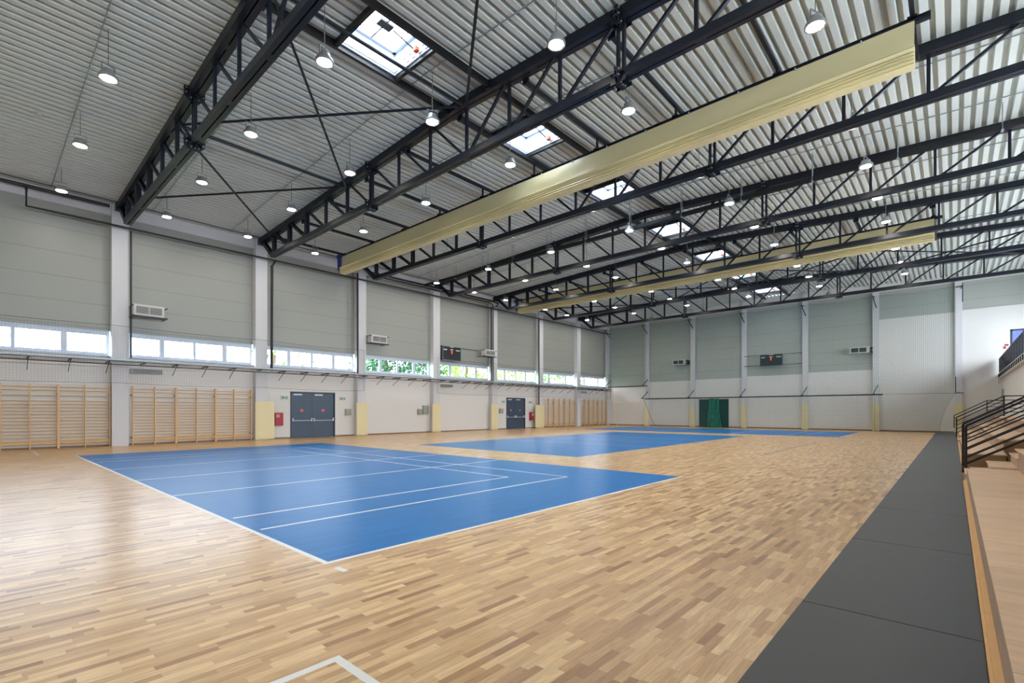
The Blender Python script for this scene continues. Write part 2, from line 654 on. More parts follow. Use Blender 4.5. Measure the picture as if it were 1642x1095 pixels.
# skylights
for k, s in enumerate(SKY):
    portal('skylight_portal', (SX0 + .84, s, 12.1), (0, 0, 0), 1.7, 1.7)
    t = thing('skylight', 'square roof skylight with an orange alarm box, %s skylight from the camera along the ridge' % ORD[k], 'skylight', (0, 0, 0), 'skylights along the ridge')
    x0, x1, y0, y1 = SX0 - .02, SX0 + 6 * P + .02, s - .85, s + .85
    c = MB()
    for (a, b, c0, d) in ((x0 - .05, x0, y0 - .05, y1 + .05), (x1, x1 + .05, y0 - .05, y1 + .05), (x0, x1, y0 - .05, y0), (x0, x1, y1, y1 + .05)):
        c.box(a, b, c0, d, 11.36, 12.0)
    c.build('upstand', M['frame'], t)
    c = MB()
    z = 11.95
    for (a, b, c0, d) in ((x0, x0 + .09, y0, y1), (x1 - .09, x1, y0, y1), (x0, x1, y0, y0 + .09), (x0, x1, y1 - .09, y1)):
        c.box(a, b, c0, d, z, z + .06)
    c.box(x0 + .22, x1 - .22, y0 + .22, y0 + .25, z + .02, z + .05).box(x0 + .22, x1 - .22, y1 - .25, y1 - .22, z + .02, z + .05)
    c.box(x0 + .22, x0 + .25, y0 + .22, y1 - .22, z + .02, z + .05).box(x1 - .25, x1 - .22, y0 + .22, y1 - .22, z + .02, z + .05)
    c.build('frame', M['frame'], t)
    MB().box(x0 + .08, x1 - .08, y0 + .08, y1 - .08, z + .055, z + .065).build('pane', M['glass'], t)
    c = MB()
    c.box(-11.35, -11.1, s - .25, s + .15, 11.82, 11.87)
    c.bar((-11.9, s - .05, 11.86), (-10.6, s - .05, 11.86), .03, .03)
    c.bar((-11.22, s + .2, 11.85), (-11.1, s + .8, 11.6), .03, .03, up=(1, 0, 0))
    c.build('opener', M['black'], t)
    MB().bevelbox(-11.0, -10.86, s + .68, s + .8, 11.42, 11.54, .01).build('alarm_box', M['orange'], t)

# ------------------------------------------------------------------ columns (left and far walls)
for k, y in enumerate(CY):
    o = MB().box(XW, XC, y - .3, y + .3, 0, 10.75).build('wall_column', M['column'])
    tag(o, 'white concrete column on the long window wall, %s from the camera end' % ORD[k], 'column', 'columns of the window wall')
o = MB().box(XW, XC - .1, YF - .45, YF, 0, 10.75).build('wall_column', M['column'])
tag(o, 'white concrete column in the corner where window wall meets net wall', 'column')
for k, x in enumerate(FX):
    o = MB().box(x - .2, x + .2, YF - .22, YF, 0, roof(x) - .04).build('wall_column', M['column'])
    tag(o, 'white column on the far net wall, %s from the window corner' % ORD[k], 'column', 'columns of the far wall')
for k in range(7):
    y0, y1 = (CY[k - 1] + .3 if k else Y0), CY[k] - .3
    o = MB().box(XW, XW + .22, y0, y1, 10.25, 10.78).build('eaves_beam', M['column'])
    tag(o, 'white concrete beam at the eaves, ending at the %s window wall column' % ORD[k], 'beam', 'eaves beams')
o = MB().box(XW, XW + .22, CY[6] + .3, YF - .45, 10.25, 10.78).build('eaves_beam', M['column'])
tag(o, 'white concrete beam at the eaves in the far corner bay', 'beam', 'eaves beams')

# ------------------------------------------------------------------ high windows of the left wall
WN = ['under the wall heater nearest the camera'] 
n = 0
edges = [Y0] + CY + [YF - .15]
for k in range(8):
    a = edges[k] + (.3 if k else 0)
    b = edges[k + 1] - .3
    n += 1
    fr = MB()
    xo = XW - .16
    fr.box(xo, xo + .09, a, b, WZ0, WZ0 + .14).box(xo, xo + .09, a, b, WZ1 - .21, WZ1)
    np_ = 4 if k else 8
    pw = (b - a) / np_
    for i in range(np_ + 1):
        wd = .06 if i not in (0, 1, np_ - 1, np_) else (.10 if i in (1, np_ - 1) else .13)
        yy = a + i * pw
        fr.box(xo + .005, xo + .096, max(a + .002, yy - wd), min(b - .002, yy + wd), WZ0 + .004, WZ1 - .004)
    f = struct(fr.build('window_%d' % n, M['frame']))
    for i in range(np_):
        g = MB().box(xo + .035, xo + .05, a + i * pw + .05, a + (i + 1) * pw - .05, WZ0 + .09, WZ1 - .09).build('pane', M['glass'], f)
        if i in (0, np_ - 1):
            h = MB().box(xo + .09, xo + .12, a + (i + .5) * pw - .16, a + (i + .5) * pw + .16, WZ1 - .13, WZ1 - .09)
            h.build('latch', M['frame'], f)
    sl_ = MB().box(XW - .1, XW + .14, a, b, WZ0 - .04, WZ0).build('window_sill', M['frame'], f)

# ------------------------------------------------------------------ trusses
ND = 1.82
BZ = 9.5


def make_truss(k, y):
    t = thing('roof_truss', 'dark steel lattice roof truss across the hall, %s from the camera' % ORD[k], 'truss', (0, y, 0), 'roof trusses')
    # chords: paired channels with a slot and batten plates
    def chord(name, segs, h, wdt):
        c = MB()
        for (xa, za), (xb, zb) in segs:
            for s in (-1, 1):
                yy = s * (wdt / 4 + .012)
                c.bar((xa, yy, za), (xb, yy, zb), h, wdt / 2 - .012)
            L = xb - xa
            nb = max(1, int(L / 2.4))
            for i in range(nb + 1):
                f_ = i / nb
                xx, zz = xa + L * f_, za + (zb - za) * f_
                c.box(xx - .12, xx + .12, -.02, .02, zz - h / 2 + .003, zz + h / 2 - .01)
        return c.build(name, M['steel'], t)
    hT = .26
    chord('top_chord', [((-27.55, roof(-27.55) - hT / 2 - .01), (RIDGE, roof(RIDGE) - hT / 2 - .01)),
                        ((RIDGE, roof(RIDGE) - hT / 2 - .01), (5.0, roof(5.0) - hT / 2 - .01))], hT, .32)
    chord('bottom_chord', [((-26.15, BZ + .11), (3.35, BZ + .11))], .2, .25)

    def zt(x):
        return roof(x) - hT
    for j in range(-8, 9):
        x = RIDGE + j * ND
        a = abs(j)
        hv = j <= -6
        wd = .15 if hv else (.11 if j <= -4 else .08)
        c = MB()
        if a == 3:
            for s in (-.075, .075):
                c.bar((x + s, 0, BZ + .2), (x + s, 0, zt(x)), .07, .09)
        elif hv:
            for s in (-1, 1):
                c.bar((x, s * .07, BZ + .2), (x, s * .07, zt(x)), wd, .05)
            c.bar((x, 0, BZ + .22), (x, 0, zt(x)), .03, .12)
        else:
            c.bar((x, 0, BZ + .2), (x, 0, zt(x)), wd, wd)
        c.build('post', M['steel'], t)
    for j in range(-8, 8):
        if j < 0:
            xa, xb = RIDGE + j * ND + .18, RIDGE + (j + 1) * ND - .14
        else:
            xa, xb = RIDGE + (j + 1) * ND - .18, RIDGE + j * ND + .14
        a = max(abs(j), abs(j + 1))
        hv = j <= -7
        wd = .13 if hv else (.10 if j <= -5 else .075)
        c = MB()
        if hv:
            for s in (-1, 1):
                c.bar((xa, s * .06, zt(xa) + .03), (xb, s * .06, BZ + .2), wd, .04)
            c.bar((xa, 0, zt(xa) + .03), (xb, 0, BZ + .2), .03, .1)
        else:
            c.bar((xa, 0, zt(xa) + .03), (xb, 0, BZ + .2), wd, wd)
        c.build('diagonal', M['steel'], t)
    for xa, xb in ((-27.35, -26.12), (4.6, 3.32)):
        c = MB()
        for s in (-1, 1):
            c.bar((xa, s * .08, zt(xa) + .05), (xb, s * .08, BZ + .1), .17, .05)
        c.bar((xa, 0, zt(xa) + .05), (xb, 0, BZ + .1), .03, .14)
        c.build('diagonal', M['steel'], t)
    # bolted splices
    for j in (-3, 3):
        x = RIDGE + j * ND + (.0 if j < 0 else 0)
        for top in (0, 1):
            zc = BZ + .11 if not top else roof(x) - hT / 2 - .03
            sg = -1 if not top else -1
            c = MB()
            out = [(-.27, .14), (-.27, -.1), (-.14, -.24), (.14, -.24), (.27, -.1), (.27, .14)]
            for dx in (-.045, .02):
                c.prism([(u, zc + v) for u, v in out], 'x', x + dx, x + dx + .025)
            for u in (-.15, 0, .15):
                c.box(x - .2, x + .2, u - .008, u + .008, zc - .2, zc - .1)
            for s in (-1, 1):
                c.box(x - .16, x + .16, s * .13, s * .24, zc - .01, zc + .01)
            p = c.build('splice_plate', M['steel'], t)
            c = MB()
            for u, v in ((-.22, .08), (-.22, -.06), (-.1, -.18), (0, -.19), (.1, -.18), (.22, -.06), (.22, .08)):
                c.tube([(x - .075, u, zc + v), (x + .075, u, zc + v)], .022, 6)
            c.build('bolt_ring', M['bolt'], p)['kind'] = 'stuff'
    # end bearing
    MB().box(-27.6, -27.3, -.2, .2, roof(-27.5) - .34, roof(-27.5) - .05).build('end_bracket', M['black'], t)
    return t


T0 = make_truss(0, CY[0])
TK = kids_of(T0)
for k in range(1, 7):
    c = copy_tree(T0, TK)
    c.location.y = CY[k]
    c['label'] = 'dark steel lattice roof truss across the hall, %s from the camera' % ORD[k]

# skylight trimmer beams, tie tubes and bracing
for nm, x in (('window side', SX0 - .12), ('bleacher side', SX0 + 6 * P + .12)):
    z = roof(x) - .1
    c = MB()
    for k in range(8):
        a = Y0 if k == 0 else CY[k - 1] + .16
        b = CY[k] - .16 if k < 7 else YF
        c.box(x - .05, x + .05, a, b, z - .09, z + .09)
        if k < 7:
            c.box(x - .09, x + .09, CY[k] - .22, CY[k] - .16, z - .16, z + .09)
            c.box(x - .09, x + .09, CY[k] + .16, CY[k] + .22, z - .16, z + .09)
    o = c.build('skylight_beam', M['black'])
    tag(o, 'dark steel beam running the hall length along the %s of the skylights' % nm, 'beam')
for k, s in enumerate(SKY):
    for e, nm in ((-1, 'near'), (1, 'far')):
        c = MB().box(SX0 - .07, SX0 + 6 * P + .07, s + e * .93 - .05, s + e * .93 + .05, roof(-11.4) - .19, roof(-11.4) - .04)
        o = c.build('trimmer_beam', M['black'])
        tag(o, 'short dark cross beam at the %s edge of the %s skylight' % (nm, ORD[k]), 'beam', 'skylight cross beams')
c = MB()
x = -10.2
for k in range(8):
    a = Y0 if k == 0 else CY[k - 1] + .2
    b = CY[k] - .2 if k < 7 else YF
    c.tube([(x - .15, a, roof(x) - .15), (x - .15, b, roof(x) - .15)], .009, 6)
    c.tube([(x - .18, a, roof(x) - .13), (x - .18, b, roof(x) - .13)], .009, 6)
o = c.build('alarm_conduit', M['orange'])
tag(o, 'orange cable run clipped under the beam beside the skylights', 'cable')

BX = [RIDGE + j * 4 * ND for j in (-2, -1, 0, 1, 2)]
for nm, y0, y1 in (('nearest', CY[0], CY[1]), ('farthest', CY[5], CY[6])):
    for i, x in enumerate(BX[1:4]):
        z = roof(x) - .3
        o = MB().tube([(x, y0 + .16, z), (x, y1 - .16, z)], .05, 10).build('tie_tube', M['steel'])
        tag(o, 'straight dark tie tube in the %s braced roof bay, %s from the windows' % (nm, ORD[i]), 'brace')
    for i in range(4):
        xa, xb = BX[i], BX[i + 1]
        for q, (ya, yb) in enumerate(((y0 + .12, y1 - .12), (y1 - .12, y0 + .12))):
            za, zb = roof(xa) - .28 - .1 * q, roof(xb) - .28 - .1 * q
            o = MB().tube([(xa + .1, ya, za), (xb - .1, yb, zb)], .04, 10).build('diagonal_brace', M['steel'])
            tag(o, 'dark brace rod, %s arm of the %s crossing from the windows, %s braced bay' % (('one', 'other')[q] if 0 else ('near-to-far', 'far-to-near')[q], ORD[i], nm), 'brace')

# ------------------------------------------------------------------ divider curtains
CXS = [-25.9 + 2.8 * i for i in range(10)]


def divider(y, nm, yt0, yt1, seed):
    t = thing('divider_curtain', 'cream vinyl divider curtain folded up under the roof, the %s of the two' % nm, 'curtain', (0, y, 0))
    xa, xb, zt_, zb_ = -26.15, -.66, 10.42, 9.42
    rnd = random.Random(seed)
    MB().box(xa - .1, xb + .28, -.06, .06, zt_, zt_ + .1).box(xa - .1, xb + .28, -.1, .1, zt_ + .1, zt_ + .115).build('head_rail', M['steel'], t)
    # hanging sheet with soft waves, over a bundle of folds
    nx, nz = 150, 8
    c = MB()
    vs, fs = [], []
    for i in range(nx + 1):
        x = xa + (xb - xa) * i / nx
        for j in range(nz + 1):
            f_ = j / nz
            y_ = -.1 - .05 * f_ + sin(pi * f_) * (.022 * sin(x * 1.1 + f_ * 3.2 + seed) + .012 * sin(x * 3.3 - 5 * f_) * (.5 + .5 * sin(x * .6 + seed)) + .006 * sin(x * 8.1 + 7 * f_))
            vs.append((x, y_, zt_ + .02 - .72 * f_))
    for i in range(nx):
        for j in range(nz):
            a = i * (nz + 1) + j
            fs.append((a, a + 1, a + nz + 2, a + nz + 1))
    c.add(vs, fs)
    nv = len(vs)
    c.build('curtain_sheet', M['curtain'], t, smooth=True)
    c = MB()
    prof = [(-.12, -.60), (-.22, -.62), (-.27, -.67), (-.22, -.72), (-.16, -.735), (-.23, -.76), (-.25, -.79), (-.17, -.815), (-.24, -.84), (-.25, -.87), (-.17, -.89), (-.23, -.91), (-.24, -.94), (-.17, -.96), (-.2, -1.0),
            (.10, -1.0), (.17, -.95), (.15, -.9), (.17, -.85), (.14, -.8), (.16, -.74), (.10, -.66), (.10, -.5), (-.05, -.5), (-.06, -.58)]
    nx = 60
    vs, fs = [], []
    n_ = len(prof)
    for i in range(nx + 1):
        x = xa + (xb - xa) * i / nx
        for q, (u, v) in enumerate(prof):
            wob = .009 * sin(x * 1.3 + q * .35) + .005 * sin(x * 3.1 + .5 * q)
            vs.append((x, u + wob, zt_ + v + (wob * .7 if q < 20 else 0)))
    for i in range(nx):
        for q in range(n_):
            q2 = (q + 1) % n_
            fs.append((i * n_ + q, i * n_ + q2, (i + 1) * n_ + q2, (i + 1) * n_ + q))
    fs.append(tuple(range(n_)))
    fs.append(tuple(nx * n_ + q for q in range(n_)))
    c.add(vs, fs)
    c.build('folded_bundle', M['curtain'], t)
    for x in CXS:
        c = MB()
        c.bar((x, 0, zt_ + .1), (x, 0, roof(x) - .42), .06, .06)
        c.box(x - .09, x + .09, -.1, .1, zt_ + .1, zt_ + .16)
        c.build('hanger', M['steel'], t)
    c = MB()
    for x in [xa + .7 + 1.4 * i for i in range(18)]:
        c.tube([(x, -.115, zt_ + .05), (x, -.115, zt_ - .01)], .02, 6)
    c.build('pulley', M['bolt'], t)
    c = MB()
    c.tube([(xa - .2, -.1, zt_ - .75), (xa - .2, -.1, zt_ - .02)], .15, 12)
    c.box(xa - .42, xa - .04, -.2, .14, zt_ - .06, zt_ + .16)
    c.tube([(xa - .16, -.2, zt_ + .06), (xa - .16, .2, zt_ + .06)], .06, 8)
    c.build('winding_motor', M['motor'], t)
    for i, x in enumerate(CXS):
        o = MB().bar((x, yt0 + .17, roof(x) - .35), (x, yt1 - .17, roof(x) - .35), .09, .11, up=(0, 0, 1)).box(x - .1, x + .1, yt0 + .15, yt0 + .2, roof(x) - .42, roof(x) - .16).build('carrier_tube', M['steel'])
        tag(o, 'dark square carrier tube above the %s curtain, %s from the windows' % (nm, ORD[i]), 'beam', 'carrier tubes of the %s curtain' % nm)


divider(14.45, 'nearer', CY[1], CY[2], 3)
divider(29.9, 'farther', CY[4], CY[5], 5)

# suspended rail between the third and fourth truss
t = thing('suspended_rail', 'long dark steel track hung on rods between third and fourth roof truss', 'rail', (0, 21.02, 0))
c = MB()
for s in (-.05, .05):
    c.bar((-27.0, s, 10.2), (4.6, s, 10.2), .16, .05)
c.box(-27, 4.6, -.08, .08, 10.26, 10.28)
c.build('track', M['black'], t)
for i in range(13):
    x = -26.4 + 2.5 * i
    c = MB()
    for s in (-.07, .07):
        c.tube([(x, s, 10.1), (x, s, roof(x) + .02)], .012, 6)
    c.box(x - .03, x + .03, -.1, .1, 10.09, 10.12)
    c.build('hanger', M['galv'], t)

# ------------------------------------------------------------------ pendant lamps
LX = [-25.4, -20.6, -15.9, -11.28, -6.78, -2.25]
LY = [2.35, 5.74, 9.03, 12.4, 17.5, 20.7, 24.1, 27.4, 32.3, 35.4, 38.6, 42.0]


def make_lamp():
    t = thing('pendant_lamp', '', 'lamp', (0, 0, 10))
    c = MB()
    c.lathe([(.04, .22), (.13, .2), (.15, .1), (.2, .07), (.215, .03), (.215, -.005), (.185, -.012), (.165, -.002), (.155, .004), (.15, .02)], 24)
    c.build('housing', M['alu'], t, smooth=False)
    MB().lathe([(.152, -.004), (.152, .006)], 24).build('lens', M['lens'], t)
    c = MB()
    for s in (-1, 1):
        c.box(s * .15 - .006, s * .15 + .006, -.018, .018, .05, .34)
    c.box(-.155, .155, -.018, .018, .33, .342)
    c.build('bracket', M['galv'], t)
    return t


L0 = make_lamp()
LK = kids_of(L0)
rods = {}
for r, y in enumerate(LY):
    for i, x in enumerate(LX):
        o = L0 if (r == 0 and i == 0) else copy_tree(L0, LK)
        o.location = (x, y, 10.0)
        o.rotation_euler = (0, 0, radians(90) + random.uniform(-.5, .5))
        o['label'] = 'round white pendant lamp, %s from the windows in the %s row from the camera' % (ORD[i], ORD[r])
        o['group'] = 'pendant lamps under the roof'
        L = roof(x) - 10.34
        if i not in rods:
            rods[i] = MB().tube([(0, 0, .34), (0, 0, .34 + L + .02)], .011, 6).build('rod', M['cable'])
            rods[i].parent = o
        else:
            q = rods[i].copy()
            COL.objects.link(q)
            q.parent = o
for r, y in enumerate(LY):
    c = MB()
    yy = y - .12
    if any(abs(yy - s) < .95 for s in SKY):
        pts1 = [(XW + .6, yy, roof(XW + .6) - .03), (SX0 - .25, yy, roof(SX0 - .25) - .03)]
        c.tube(pts1, .02, 6)
        c.tube([(SX0 + 6 * P + .25, yy, roof(-10.15) - .03), (XR - .3, yy, roof(XR - .3) - .03)], .016, 6)
    else:
        c.tube([(XW + .6, yy, roof(XW + .6) - .03), (RIDGE, yy, roof(RIDGE) - .03), (XR - .3, yy, roof(XR - .3) - .03)], .016, 6)
    o = c.build('lamp_conduit', M['galv'])
    tag(o, 'thin grey conduit under the deck feeding the %s lamp row from the camera' % ORD[r], 'conduit', 'lamp conduits')
for k, (x, y) in enumerate(((-21.47, 1.45), (-14.1, 7.35), (-14.1, 13.3))):
    o = MB().lathe([(.03, -.1), (.06, -.08), (.07, -.03), (.05, 0)], 16, (x, y, roof(x))).build('smoke_detector', M['signw'])
    tag(o, 'small round smoke detector on the deck, %s from the camera' % ORD[k], 'detector', 'smoke detectors')

# ------------------------------------------------------------------ pipes on the left wall
def pipe(pts, r, label, m='black'):
    c = MB().tube(pts, r, 10)
    o = c.build('wall_pipe', M[m])
    tag(o, label, 'pipe')


pipe([(-27.35, 1.5, 10.5), (-27.35, 1.5, 9.72), (-27.35, 2.4, 9.72), (-27.3, YF - .5, 9.72)], .045, 'long black pipe run along the top of the window wall')
pipe([(-27.45, Y0 + .2, 10.55), (-27.45, 4.1, 10.55)], .07, 'thick black pipe under the eaves ending at the nearest column')
pipe([(-27.5, 4.86, 9.65), (-27.5, 4.86, 3.95)], .035, 'thin black downpipe beside the nearest window wall column')
pipe([(-27.3, 11.1, 9.7), (-27.45, 10.98, 9.4), (-27.5, 10.98, 3.75)], .07, 'thick black downpipe right of the second window wall column')
pipe([(-27.45, 16.12, 10.1), (-27.45, 16.12, 3.8)], .055, 'black downpipe left of the third window wall column')
pipe([(-27.3, 16.7, 10.3), (-27.3, 27.9, 10.3), (-27.3, 28.6, 10.2), (-27.4, 28.5, 9.95), (-27.45, 27.95, 9.85), (-27.45, 27.95, 3.9)], .055, 'black pipe bending down beside the fifth column, the left one of the pair')
pipe([(-27.3, 16.8, 10.12), (-27.3, 27.6, 10.12), (-27.4, 28.1, 10.0), (-27.42, 28.12, 9.6), (-27.42, 28.12, 3.9)], .045, 'black pipe bending down beside the fifth column, the right one of the pair')
pipe([(-27.45, 34.0, 9.7), (-27.45, 34.0, 2.05)], .05, 'black downpipe ending above the pad of the sixth column')
pipe([(-27.2, Y0 + .3, 10.72), (-27.2, YF - .6, 10.72)], .02, 'thin black tube under the roof edge along the window wall')

# ------------------------------------------------------------------ tray, rail and net in front of the windows
t = thing('cable_tray', 'long galvanised cable tray under the high windows', 'cable tray', (0, 0, 0))
c = MB()
c.box(-27.5, -27.1, Y0 + .2, 45.9, 3.76, 3.775).box(-27.5, -27.49, Y0 + .2, 45.9, 3.76, 3.84).box(-27.11, -27.1, Y0 + .2, 45.9, 3.76, 3.84)
c.build('tray', M['galv'], t)
yy = Y0 + .8
while yy < 45.8:
    c = MB()
    atcol = any(abs(yy - q) < .34 for q in CY)
    wx = XC if atcol else XW
    c.bar((wx, yy, 3.72), (-27.05, yy, 3.72), .04, .05, up=(0, 0, 1))
    if not atcol and not any(q - .05 < yy < q + 1.25 for q in (4.92, 22.95, 40.92)):
        c.bar((wx, yy, 3.25), (-27.2, yy, 3.69), .02, .02, up=(0, 1, 0))
    c.build('bracket', M['black'], t)
    yy += 1.25
o = MB().tube([(-27.08, Y0 + .2, 3.6), (-27.08, 45.9, 3.6)], .022, 8).build('net_rail', M['black'])
tag(o, 'thin black rail just below the cable tray on the window wall', 'rail')


def strand(c, pts, r):
    pts = [Vector(p) for p in pts]
    o = len(c.v)
    n_ = len(pts)
    for i, p in enumerate(pts):
        d = (pts[min(i + 1, n_ - 1)] - pts[max(i - 1, 0)]).normalized()
        u = Vector((0, 0, 1)) if abs(d.z) < .8 else Vector((.6, .8, 0))
        u = (u - d * u.dot(d)).normalized()
        tt = d.cross(u)
        for k in range(3):
            a = 2 * pi * k / 3
            c.v.append(tuple(p + (tt * cos(a) + u * sin(a)) * r))
    for i in range(n_ - 1):
        for k in range(3):
            k2 = (k + 1) % 3
            c.f.append((o + i * 3 + k, o + i * 3 + k2, o + (i + 1) * 3 + k2, o + (i + 1) * 3 + k))
            c.m.append(0)


def net_surface(name, S, nu, nv, r, m, label, cat='net', su=1, sv=1, border=.008, parent=None):
    """S(u, v) -> point; nu strands run along v, nv strands along u"""
    c = MB()
    for i in range(nu + 1):
        strand(c, [S(i / nu, j / sv) for j in range(sv + 1)], r)
    for j in range(nv + 1):
        strand(c, [S(i / su, j / nv) for i in range(su + 1)], r)
    o = c.build(name, m, parent)
    c = MB()
    pts = [S(i / su, 0) for i in range(su + 1)]
    c.tube(pts, border, 5)
    c.tube([S(i / su, 1) for i in range(su + 1)], border, 5)
    c.tube([S(0, j / max(sv, 4)) for j in range(max(sv, 4) + 1)], border, 5)
    c.tube([S(1, j / max(sv, 4)) for j in range(max(sv, 4) + 1)], border, 5)
    c.build('edge_rope', M['mesh_dark'], o)
    if label:
        tag(o, label, cat)
    return o


def wnet(y0, y1, posts):
    def S(u, v):
        y = y0 + (y1 - y0) * u
        ph = (u * posts) % 1
        z0 = 2.80 - .05 * sin(pi * ph)
        z1 = 5.30 - .05 * sin(pi * ph)
        return (-27.12 + .02 * sin(y * 1.3), y, z0 + (z1 - z0) * v)
    return S


net_surface('window_net', wnet(Y0 + .3, 16.35, 4), 240, 25, .0016, M['mesh_dark'], 'fine dark protective net in front of the nearer high windows', su=60, sv=1)
net_surface('window_net', wnet(22.2, 45.7, 4), 230, 25, .0016, M['mesh_dark'], 'fine dark protective net in front of the farther high windows', su=60, sv=1)

# ------------------------------------------------------------------ pads at the columns
def pad(x0, x1, y0, y1, label, group):
    o = MB().bevelbox(x0, x1, y0, y1, .03, 2.07, .025).build('column_pad', M['pad'])
    tag(o, label, 'padding', group)


for k, (a, b) in zip((1, 2, 3, 4, 5), ((10.16, 11.15), (16.1, 16.88), (22.06, 22.84), (28.05, 28.83), (33.62, 34.86))):
    pad(XC, XC + .07, a, b, 'cream vinyl safety pad on the %s column of the window wall' % ORD[k], 'pads of the window wall')
for k, x in enumerate(FX):
    pad(x - .24, x + .24, YF - .30, YF - .22, 'cream safety pad on the %s far wall column from the window corner' % ORD[k], 'pads of the far wall')

# ------------------------------------------------------------------ wall bars
def make_bars():
    t = thing('wall_bars', '', 'wall bars', (XW + .12, 0, 0))
    for y in (0.02, .85, 1.68):
        MB().bevelbox(0, .12, y - .02, y + .02, 0, 2.68, .004).build('upright', M['ladder'], t)
    zs = [.19, .33, .47] + [.47 + .137 * i for i in range(1, 12)] + [2.2, 2.42, 2.56]
    proto = {}
    for s in (0, 1):
        for z in zs:
            if s not in proto:
                q = MB().tube([(0, .04 + .83 * s, 0), (0, .83 + .83 * s, 0)], .019, 8).build('rung', M['ladder'], t)
                proto[s] = q
            else:
                q = proto[s].copy()
                COL.objects.link(q)
                q.parent = t
            q.location = (.085 if z < 2.3 else .11, 0, z)
    MB().box(.03, .05, .04, 1.66, .22, .31).build('foot_board', M['ladder'], t)
    c = MB()
    for z in (.35, 2.27):
        for y in (0, 1.7):
            c.box(-.12, .04, y - .05, y + .05, z - .02, z + .02)
    c.build('wall_fixing', M['black'], t)
    return t


B0 = make_bars()
BK = kids_of(B0)
first = True
for nm, ys in (('left of the nearest column', -.92), ('between the first and second column', 4.96), ('past the sixth column', 34.98), ('in the far corner bay', 40.92)):
    for i in range(3):
        o = B0 if first else copy_tree(B0, BK)
        first = False
        o.location = (XW + .12, ys + 1.7 * i, .01)
        o['label'] = 'pine wall bars %s, %s unit of three from the camera' % (nm, ORD[i])
        o['group'] = 'wall bars on the window wall'

# ------------------------------------------------------------------ doors in the left wall
def double_door(n, y0, y1, two):
    f = MB()
    xo = XW - .12
    f.box(xo, XW + .01, y0, y0 + .07, 0, DH).box(xo, XW + .01, y1 - .07, y1, 0, DH).box(xo, XW + .01, y0, y1, DH - .07, DH)
    fr = struct(f.build('door_%d' % n, M['doorframe']))
    if n == 1:
        f = MB().box(XW - .3, XW + .012, y1, y1 + .12, 0, DH + .02).build('reveal', M['plaster'], fr)
    ym = (y0 + y1) / 2 - .05
    for i, (a, b) in enumerate(((y0 + .075, ym - .004), (ym + .004, y1 - .075))):
        lf = MB().box(xo + .02, xo + .07, a, b, .01, DH - .075).box(xo + .07, xo + .075, a + .02, b - .02, 1.62, 1.64).build('door_leaf', M['doorblue'], fr)
        c = MB()
        c.bar((xo + .16, a + .08, 1.0), (xo + .16, b - .06, 1.0), .05, .035)
        for yy in (a + .07, b - .07):
            c.box(xo + .07, xo + .18, yy - .03, yy + .03, .95, 1.14)
        c.build('panic_bar', M['frame'], lf)
        c = MB().box(xo + .07, xo + .13, a + .12, a + .62 if i == 0 else a + .62, DH - .2, DH - .12)
        c.build('door_closer', M['frame'], lf)
        yc = (a + b) / 2
        MB().box(xo + .07, xo + .075, yc - .09, yc + .09, 1.52, 1.66).build('sticker', M['redlight'], lf)
    MB().box(XW - .34, XW - .3, y0 - .1, y1 + .1, 0, DH + .1).build('outer_leaf', M['doorblue'], fr)


double_door(1, D1[0], D1[1], True)
double_door(2, D2[0], D2[1], True)
# far door, green, with the gathered net before it
f = MB().box(DF[0], DF[0] + .06, YF - .02, YF + .15, 0, 2.62).box(DF[1] - .06, DF[1], YF - .02, YF + .15, 0, 2.62).box(DF[0], DF[1], YF - .02, YF + .15, 2.56, 2.62)
fr = struct(f.build('door_3', M['doorgreen']))
xm = (DF[0] + DF[1]) / 2
for a, b in ((DF[0] + .06, xm - .005), (xm + .005, DF[1] - .06)):
    lf = MB().box(a, b, YF + .02, YF + .08, .01, 2.56).build('door_leaf', M['doorgreen'], fr)
MB().box(xm - .16, xm - .12, YF - .05, YF + .02, .95, 1.12).bar((xm - .14, YF - .05, 1.05), (xm - .28, YF - .05, 1.05), .03, .03).build('door_handle', M['bolt'], fr)
MB().box(DF[0], DF[1], YF + .28, YF + .32, 0, 2.7).build('outer_leaf', M['doorgreen'], fr)

# glazed door of the gallery level in the far wall
f = MB()
f.box(2.8, 2.9, YF - .02, YF + .12, 4.0, 6.98).box(4.1, 4.2, YF - .02, YF + .12, 4.0, 6.98).box(2.8, 4.2, YF - .02, YF + .12, 6.88, 6.98).box(2.8, 4.2, YF, YF + .1, 6.0, 6.12).box(3.45, 3.53, YF, YF + .1, 4.0, 6.0)
fr = struct(f.build('door_4', M['doorframe']))
for a, b, c0, d in ((2.9, 4.1, 6.12, 6.88), (2.9, 3.45, 4.0, 6.0), (3.53, 4.1, 4.0, 6.0)):
    MB().box(a, b, YF + .04, YF + .055, c0, d).build('pane', M['dimglass'], fr)
f = MB().box(2.55, 2.72, YF - .04, YF, 5.9, 6.02).box(2.5, 2.6, YF - .06, YF, 5.72, 5.86)
tag(f.build('alarm_button', M['redbox']), 'small red alarm button with a pipe beside the gallery door', 'alarm')

# ------------------------------------------------------------------ small fixtures of the left wall
def wallbox(name, y0, y1, z0, z1, d, m, label, cat, x=XW):
    t = MB().bevelbox(x, x + d, y0, y1, z0, z1, .006).build(name, M[m])
    return tag(t, label, cat)


